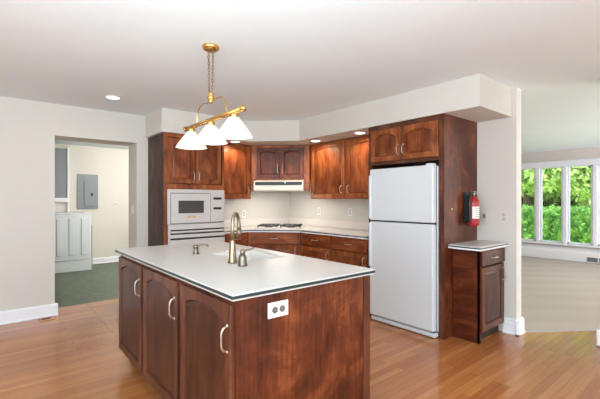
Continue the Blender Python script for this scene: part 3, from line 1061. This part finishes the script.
# ------------------------------------------------------------------ outlets and switches
def outlet(label, loc, rz, horizontal=False, kind='outlet', pm='plate', w=.072, h=.116, slots=True):
    t = thing('power_outlet' if kind == 'outlet' else 'light_switch', label, 'outlet' if kind == 'outlet' else 'switch', loc, rz, 'wall outlets' if kind == 'outlet' else 'light switches')
    if horizontal: w, h = h, w
    bx('cover_plate', pm, (-w / 2, w / 2, -.006, 0, -h / 2, h / 2), t, .002)
    if kind == 'outlet':
        for s in (-1, 1):
            cx, cz = (s * .021, 0) if horizontal else (0, s * .021)
            bm = bmesh.new(); lathe(bm, [(.0165, 0), (.0165, -.003)], (cx, -.006, cz), 16, 'y')
            so = obj('socket', bm, 'slot' if pm == 'plate' and horizontal else 'socket', t)
            bm = bmesh.new()
            if horizontal:
                box(bm, cx - .008, cx + .008, -.0102, -.0088, cz + .005, cz + .0075); box(bm, cx - .007, cx + .007, -.0102, -.0088, cz - .0075, cz - .005)
                lathe(bm, [(.0028, -.0088), (.0028, -.0102)], (cx - .012 * 1, 0, cz), 8, 'y')
            else:
                box(bm, cx - .0075, cx - .005, -.0102, -.0088, cz - .006, cz + .008); box(bm, cx + .005, cx + .0075, -.0102, -.0088, cz - .005, cz + .007)
            obj('slot', bm, 'black' if pm == 'plate' and horizontal else 'slot', so)
    else:
        bx('rocker', 'slot' if pm == 'plate_grey' else pm, (-.012, .012, -.011, -.005, -.022, .022), t, .001)
    return t


outlet('white horizontal outlet on the end panel of the kitchen island', (1.039, 1.42, .820), 0, True)
outlet('ivory switch plate on the wall just right of the fire extinguisher', (3.999, 1.80, 1.162), R90, kind='switch', pm='plate_grey')
outlet('ivory outlet on the wall near the living room opening', (3.999, 1.606, 1.158), R90, pm='plate_grey')
outlet('white backsplash outlet left of the cooktop', (3.09, YA - .001, 1.11), 0)
outlet('backsplash outlet right of the cooktop, closer to the corner', (3.999, 4.36, 1.157), R90)
outlet('backsplash outlet nearest the refrigerator', (3.999, 3.70, 1.157), R90)
outlet('white outlet on the laundry room wall right of the electrical panel', (2.08, 8.749, 1.244), 0, True, pm='plate_grey')
outlet('ivory switch plate inside the right side of the laundry doorway', (1.4755, 5.30, 1.20), R90, kind='switch', pm='plate')

# ------------------------------------------------------------------ fire extinguisher
fe = thing('fire_extinguisher', 'red fire extinguisher hanging on the refrigerator surround', 'fire extinguisher', (3.755, 1.80, 1.07))
bm = bmesh.new(); lathe(bm, [(.048, 0), (.054, .010), (.056, .02), (.056, .235), (.050, .262), (.030, .285), (.020, .292), (.018, .30)], seg=32)
obj('cylinder', bm, 'red', fe)
bm = bmesh.new()
ring = []
for i in range(15):
    an = math.radians(-165 + 150 * i / 14)
    ring.append((.0568 * math.cos(an), .0568 * math.sin(an)))
a = [bm.verts.new((x, y, .075)) for x, y in ring]; b = [bm.verts.new((x, y, .195)) for x, y in ring]
c = [bm.verts.new((x * .99, y * .99, .075)) for x, y in ring]; d_ = [bm.verts.new((x * .99, y * .99, .195)) for x, y in ring]
for i in range(14):
    for p, q in ((a, b), (c, d_)):
        bm.faces.new((p[i], p[i + 1], q[i + 1], q[i])).smooth = True
lb = obj('paper_label', bm, 'label', fe)
bm = bmesh.new()
for k in range(5):
    z = .095 + .02 * k
    for i in range(3, 11):
        p0, p1 = ring[i], ring[i + 1]
        v = [bm.verts.new((p0[0] * 1.006, p0[1] * 1.006, z)), bm.verts.new((p1[0] * 1.006, p1[1] * 1.006, z)), bm.verts.new((p1[0] * 1.006, p1[1] * 1.006, z + .004)), bm.verts.new((p0[0] * 1.006, p0[1] * 1.006, z + .004))]
        bm.faces.new(v)
obj('print_line', bm, 'slot', lb)
bm = bmesh.new(); lathe(bm, [(.017, .298), (.017, .325), (.012, .33)], seg=14)
box(bm, -.012, .05, -.012, .012, .322, .332, .002); box(bm, -.03, .055, -.010, .010, .338, .347, .002)
obj('valve', bm, 'nickel', fe)
bm = bmesh.new(); box(bm, -.075, -.01, -.012, .012, .33, .345, .003); box(bm, -.07, -.01, -.012, .012, .306, .318, .003)
obj('squeeze_grip', bm, 'black', fe)
bm = bmesh.new(); tube(bm, spline([(-.01, 0, .312), (-.055, .0, .305), (-.080, .0, .25), (-.078, .0, .12), (-.072, .0, .04)], 6), .011, 10)
obj('hose', bm, 'black', fe)
bm = bmesh.new(); box(bm, -.06, .06, .060, .073, .02, .34, .002); box(bm, -.068, -.056, -.01, .07, .05, .31, .002)
obj('bracket', bm, 'black', fe)

# ------------------------------------------------------------------ pendant light
pl = thing('pendant_light', 'brass pendant with three white cone shades above the island', 'pendant light', (1.23, 2.50, H))
bm = bmesh.new(); lathe(bm, [(.060, 0), (.062, -.008), (.056, -.022), (.034, -.034), (.012, -.038)], seg=36)
obj('canopy', bm, 'brass', pl)


def chain(x, y0, z0, y1, z1, n):
    bm = bmesh.new()
    for i in range(n):
        t = (i + .5) / n
        cy, cz = y0 + (y1 - y0) * t, z0 + (z1 - z0) * t
        Lh = abs(z1 - z0) / n * .5 + .005
        pts = []
        for k in range(14):
            an = 2 * PI * k / 14
            u, v = .0065 * math.cos(an), Lh * math.sin(an)
            pts.append((x + (u if i % 2 else 0), cy + (0 if i % 2 else u), cz + v))
        tube(bm, pts, .0028, 6, True)
    return obj('chain', bm, 'bronze', pl)


chain(0, -.036, -.034, -.024, -.335, 13)
chain(0, .036, -.034, .024, -.335, 13)
bm = bmesh.new(); lathe(bm, [(.006, -.328), (.014, -.335), (.024, -.345), (.016, -.355), (.027, -.368), (.022, -.384), (.012, -.392), (.018, -.400), (.008, -.412)], seg=24)
box(bm, -.006, .006, -.026, .026, -.345, -.333, .002)
obj('hub', bm, 'brass', pl)
for s in (-1, 1):
    bm = bmesh.new()
    tube(bm, spline([(0, s * .012, -.385), (0, s * .060, -.398), (0, s * .12, -.392), (0, s * .185, -.408), (0, s * .222, -.450), (0, s * .236, -.505), (0, s * .238, -.530)], 6), .0045, 8)
    obj('arm', bm, 'brass', pl)
bm = bmesh.new()
tube(bm, [(0, -.44, -.532), (0, .44, -.532)], .0165, 14)
for s in (-1, 1):
    lathe(bm, [(.006, s * .43), (.020, s * .436), (.022, s * .452), (.012, s * .462), (.006, s * .472)], (0, 0, -.532), 18, 'y')
obj('bar', bm, 'brass', pl)
for yy in (-.335, 0, .335):
    bm = bmesh.new(); lathe(bm, [(.012, -.535), (.026, -.546), (.030, -.556), (.026, -.566), (.028, -.580)], (0, yy, 0), 24)
    obj('socket', bm, 'brass', pl)
    bm = bmesh.new()
    outp = [(.030, -.570), (.036, -.574), (.070, -.618), (.100, -.660), (.120, -.692), (.1215, -.697)]
    inp = [(.119, -.697), (.117, -.692), (.097, -.661), (.067, -.620), (.034, -.577), (.028, -.574)]
    lathe(bm, outp + inp, (0, yy, 0), 40, close=True)
    sh = obj('glass_shade', bm, 'shade', pl)
    bm = bmesh.new(); lathe(bm, [(.008, -.580), (.014, -.60), (.024, -.630), (.026, -.645), (.018, -.662), (.006, -.668)], (0, yy, 0), 16)
    obj('bulb', bm, 'bulb', pl)
    ld = bpy.data.lights.new('pendant_bulb', 'POINT'); ld.energy = 1.2; ld.color = (1, .9, .76); ld.shadow_soft_size = .03
    lo = bpy.data.objects.new('pendant_bulb', ld); COL.objects.link(lo); lo.location = (1.23, 2.5 + yy, H - .678)

# ------------------------------------------------------------------ recessed lights
def downlight(x, y, z, label, power, r=.062):
    t = thing('recessed_light', label, 'ceiling light', (x, y, z), 0, 'recessed lights')
    bm = bmesh.new(); lathe(bm, [(r, -.001), (r + .018, -.001), (r + .018, -.006), (r, -.010)], seg=32, close=True)
    obj('trim_ring', bm, 'trim', t)
    bm = bmesh.new(); lathe(bm, [(r, -.0005), (r, -.005)], seg=32)
    obj('lens', bm, 'lamp', t)
    ld = bpy.data.lights.new('downlight', 'SPOT'); ld.energy = power; ld.spot_size = math.radians(165); ld.spot_blend = .6
    ld.color = (1, .86, .68); ld.shadow_soft_size = .05
    lo = bpy.data.objects.new('downlight', ld); COL.objects.link(lo); lo.location = (x, y, z - .02)
    return t


downlight(1.022, 4.40, H, 'round recessed light in the main ceiling in front of the laundry doorway', 9)
downlight(3.49, 3.88, 2.155, 'small recessed soffit light, nearest the corner on the refrigerator side', 24, .062)
downlight(3.49, 3.07, 2.155, 'small recessed soffit light beside the refrigerator surround', 24, .062)
downlight(2.66, 4.65, 2.155, 'small recessed soffit light behind the nearest pendant shade', 24, .062)

# ------------------------------------------------------------------ laundry room
wa = thing('washing_machine', 'white washing machine with three embossed ribs in the laundry room', 'washing machine', (.885, 8.03, 0))
ww, wd = .60, .66
bm = bmesh.new(); box(bm, 0, ww, 0, wd, .21, 1.06, .012, 3)
cab = obj('body', bm, 'fridge', wa)
for cx in (.085, .275, .475):
    bm = bmesh.new(); box(bm, cx - .045, cx + .045, -.012, .004, .30, .985, .011, 3)
    obj('rib', bm, 'fridge', cab)
bm = bmesh.new(); box(bm, .0, ww, .012, wd, .0, .205, .006)
obj('lower_panel', bm, 'fridge', wa)
bm = bmesh.new(); box(bm, -.004, ww + .01, -.006, wd, 1.055, 1.085, .012, 3)
obj('lid', bm, 'fridge', wa)
bx('drain_hose', 'appl_grey', (ww + .012, ww + .032, .03, .06, .0, .85), wa, .006)

ep = thing('electrical_panel', 'grey electrical breaker panel on the laundry room wall', 'electrical panel', (1.36, 8.749, 1.142))
bx('cover', 'grey', (0, .383, -.018, 0, 0, .715), ep, .003)
dd = bx('door', 'grey', (.125, .316, -.028, -.018, .063, .557), ep, .003)
bx('latch', 'black', (.245, .285, -.040, -.027, .27, .33), dd, .004)
bm = bmesh.new()
for (a, b, c, d_) in ((.118, .323, .055, .060), (.118, .323, .560, .565), (.118, .122, .055, .565), (.319, .323, .055, .565)): box(bm, a, b, -.020, -.0175, c, d_)
obj('door_seam', bm, 'grey_d', ep)

gp = thing('wall_cabinet', 'tall grey panel in a white frame on the laundry wall above the washer', 'cabinet', (.62, 8.749, 1.09))
bx('grey_panel', 'grey', (0, .566, -.05, 0, .28, 1.26), gp, .002)
bm = bmesh.new(); box(bm, .566, .60, -.07, 0, .0, 1.28, .003); box(bm, -.03, 0, -.07, 0, 0, 1.28, .003)
box(bm, -.03, .60, -.10, 0, .20, .28, .003)
obj('frame', bm, 'trim', gp)
bx('shelf_back', 'splash', (0, .566, -.012, 0, 0.0, .2), gp)

dl = thing('laundry_fill_disc', 'added round ceiling light out of view, brightening the laundry room', 'ceiling light', (2.7, 6.9, H))
bm = bmesh.new(); lathe(bm, [(.17, 0), (.17, -.02), (.15, -.05), (.08, -.075), (.01, -.08)], seg=32)
obj('diffuser', bm, 'lamp', dl)
ld = bpy.data.lights.new('laundry_fill', 'POINT'); ld.energy = 130; ld.shadow_soft_size = .15; ld.color = (1, .97, .93)  # added point light, out of view, to brighten the laundry room
lo = bpy.data.objects.new('laundry_fill', ld); COL.objects.link(lo); lo.location = (2.7, 6.9, 2.25)

# floor register by the doorway
rg = thing('floor_register', 'small brown floor register by the left doorway baseboard', 'floor register', (.49, 5.03, 0))
bx('frame', 'tan_wood', (-.075, .075, -.07, .07, 0, .006), rg, .002)
bx('grille', 'brown_metal', (-.05, .035, -.03, .03, .005, .009), rg, .001)

# ------------------------------------------------------------------ outside
bm = bmesh.new(); prism(bm, [(9.95, -25), (70, -25), (70, 45), (9.95, 45)], -.45, -.40)
struct('ground_lawn', 'lawn', bm=bm)
bm = bmesh.new()
v = [bm.verts.new(p) for p in ((15.6, -25, -.41), (15.6, 45, -.41), (22, 45, .85), (22, -25, .85), (60, -25, 1.6), (60, 45, 1.6), (60, -25, -.41), (60, 45, -.41))]
bm.faces.new((v[0], v[1], v[2], v[3])); bm.faces.new((v[3], v[2], v[5], v[4])); bm.faces.new((v[4], v[5], v[7], v[6]))
bm.faces.new((v[0], v[3], v[4], v[6])); bm.faces.new((v[1], v[7], v[5], v[2])); bm.faces.new((v[0], v[6], v[7], v[1]))
struct('ground_slope', 'lawn', bm=bm)


def leaves(bm, pts, size):
    for p in pts:
        n = Vector((random.gauss(-.4, 1), random.gauss(0, 1), random.gauss(.6, 1))).normalized()
        u = n.orthogonal().normalized(); w = n.cross(u)
        an = random.random() * PI; u, w = u * math.cos(an) + w * math.sin(an), w * math.cos(an) - u * math.sin(an)
        s = size * random.uniform(.6, 1.3)
        q = [bm.verts.new(Vector(p) + d) for d in (u * s, w * s * .5 + n * s * .12, -u * s, -w * s * .5 + n * s * .12)]
        bm.faces.new(q)


def crown(cx, cy, cz, rx, ry, rz, n):
    P = []
    blobs = [(random.uniform(-.6, .6), random.uniform(-.6, .6), random.uniform(-.6, .6), random.uniform(.35, .6)) for _ in range(14)]
    for _ in range(n):
        b = random.choice(blobs)
        d = Vector((random.gauss(0, 1), random.gauss(0, 1), random.gauss(0, 1))).normalized() * b[3] * random.uniform(.7, 1.05)
        P.append((cx + (b[0] + d.x) * rx, cy + (b[1] + d.y) * ry, cz + (b[2] + d.z) * rz))
    return P


# hedge in front
hg = thing('hedge', 'trimmed bright green hedge outside the living room windows', 'hedge', (14.3, 4, -.4))
bm = bmesh.new()
P = []
for _ in range(15000):
    y = random.uniform(-6, 9)
    if random.random() < .72: x, z = -.5 + random.gauss(0, .06), random.uniform(0, 1.42)
    else: x, z = random.uniform(-.5, .5), 1.43 + random.gauss(0, .05)
    P.append((x, y, z))
leaves(bm, P, .06)
obj('leaves', bm, 'hedge', hg)
bm = bmesh.new(); box(bm, -.42, .45, -6, 9, 0, 1.38)
bmesh.ops.subdivide_edges(bm, edges=bm.edges[:], cuts=4)
for v in bm.verts: v.co += Vector((random.uniform(-.04, .04),) * 3)
obj('inner_growth', bm, 'hedge', hg)


def tree(label, x, y, gz, h, r, m, n, size, cone=False):
    t = thing('tree', label, 'tree', (x, y, gz), 0, 'trees beyond the lawn')
    bm = bmesh.new()
    tube(bm, spline([(0, 0, 0), (.05, .03, h * .3), (-.04, .05, h * .6), (.02, 0, h * .85)], 4), [.16 - .009 * i for i in range(13)], 10)
    for k in range(5):
        an = k * 1.3; z = h * (.35 + .09 * k)
        tube(bm, [(0, 0, z), (math.cos(an) * r * .4, math.sin(an) * r * .4, z + .5), (math.cos(an) * r * .7, math.sin(an) * r * .7, z + 1.1)], [.06, .04, .015], 6)
    obj('trunk', bm, 'bark', t)
    bm = bmesh.new()
    if cone:
        P = []
        for _ in range(n):
            u = random.random() ** .7; z = h * (1 - u) + .2
            an = random.uniform(0, 2 * PI); rr = r * u * random.uniform(.75, 1.05)
            P.append((rr * math.cos(an), rr * math.sin(an), z - .3 * random.random()))
    else:
        P = crown(0, 0, h * .48, r * 1.15, r * 1.15, h * .46, n)
    leaves(bm, P, size)
    obj('crown', bm, m, t)
    return t


tree('pale green leafy tree behind the hedge, seen in the middle window pane', 21.5, 7.5, .75, 7.5, 2.6, 'leaf_a', 16000, .17)
tree('pale bushy tree behind the hedge, seen in the right window pane', 20.5, 4.2, .55, 7.0, 2.4, 'leaf_a', 16000, .16)
tree('dark conifer behind the hedge, seen in the left window pane', 24.0, 10.2, .9, 5.0, 1.7, 'leaf_c', 5000, .13, True)
tree('tall fresh green tree on the far side of the lawn, behind the conifer', 31, 14, 1.0, 13, 4.6, 'leaf_b', 14000, .30)
tree('tall fresh green tree far behind the middle pane tree', 30, 9.5, 1.0, 13, 4.4, 'leaf_b', 14000, .30)
tree('tall fresh green tree far behind the right pane tree', 29, 4.5, 1.0, 13, 4.2, 'leaf_b', 14000, .30)
tree('tall tree at the far right beyond the lawn', 28, -.5, .95, 12, 4.2, 'leaf_b', 6000, .26)
tree('tall tree at the far left beyond the lawn', 33, 19, 1.05, 14, 4.8, 'leaf_b', 6000, .28)

for sx, sy, sr, sh, w_ in ((25.6, 12.9, 1.5, 2.0, 'left'), (25.6, 7.6, 1.5, 2.2, 'middle'), (24.8, 3.4, 1.5, 2.0, 'right')):
    t = thing('shrub', 'rounded pale green shrub on the slope behind the trees, in the %s window pane' % w_, 'shrub', (sx, sy, .85), 0, 'shrubs behind the trees')
    bm = bmesh.new(); leaves(bm, crown(0, 0, sh * .5, sr, sr, sh * .6, 7000), .17)
    obj('foliage', bm, 'leaf_b', t)
    bm = bmesh.new(); tube(bm, [(0, 0, -.05), (.05, 0, .5), (0, .05, 1.1)], [.06, .05, .02], 8)
    obj('stem', bm, 'bark', t)

nh = thing('neighbour_house', 'pale house with a grey gable roof seen through the left pane', 'house', (22.3, 9.3, .8))
bx('wall', 'siding', (-.1, 3.5, -.3, 4.5, 0, 1.15), nh)
bm = bmesh.new()
v = [bm.verts.new(p) for p in ((-.4, -.6, 1.05), (-.4, 2.1, 2.2), (-.4, 4.8, 1.05), (3.8, -.6, 1.05), (3.8, 2.1, 2.2), (3.8, 4.8, 1.05))]
bm.faces.new((v[0], v[1], v[2])); bm.faces.new((v[3], v[5], v[4])); bm.faces.new((v[0], v[3], v[4], v[1])); bm.faces.new((v[1], v[4], v[5], v[2])); bm.faces.new((v[0], v[2], v[5], v[3]))
obj('roof', bm, 'roof', nh)
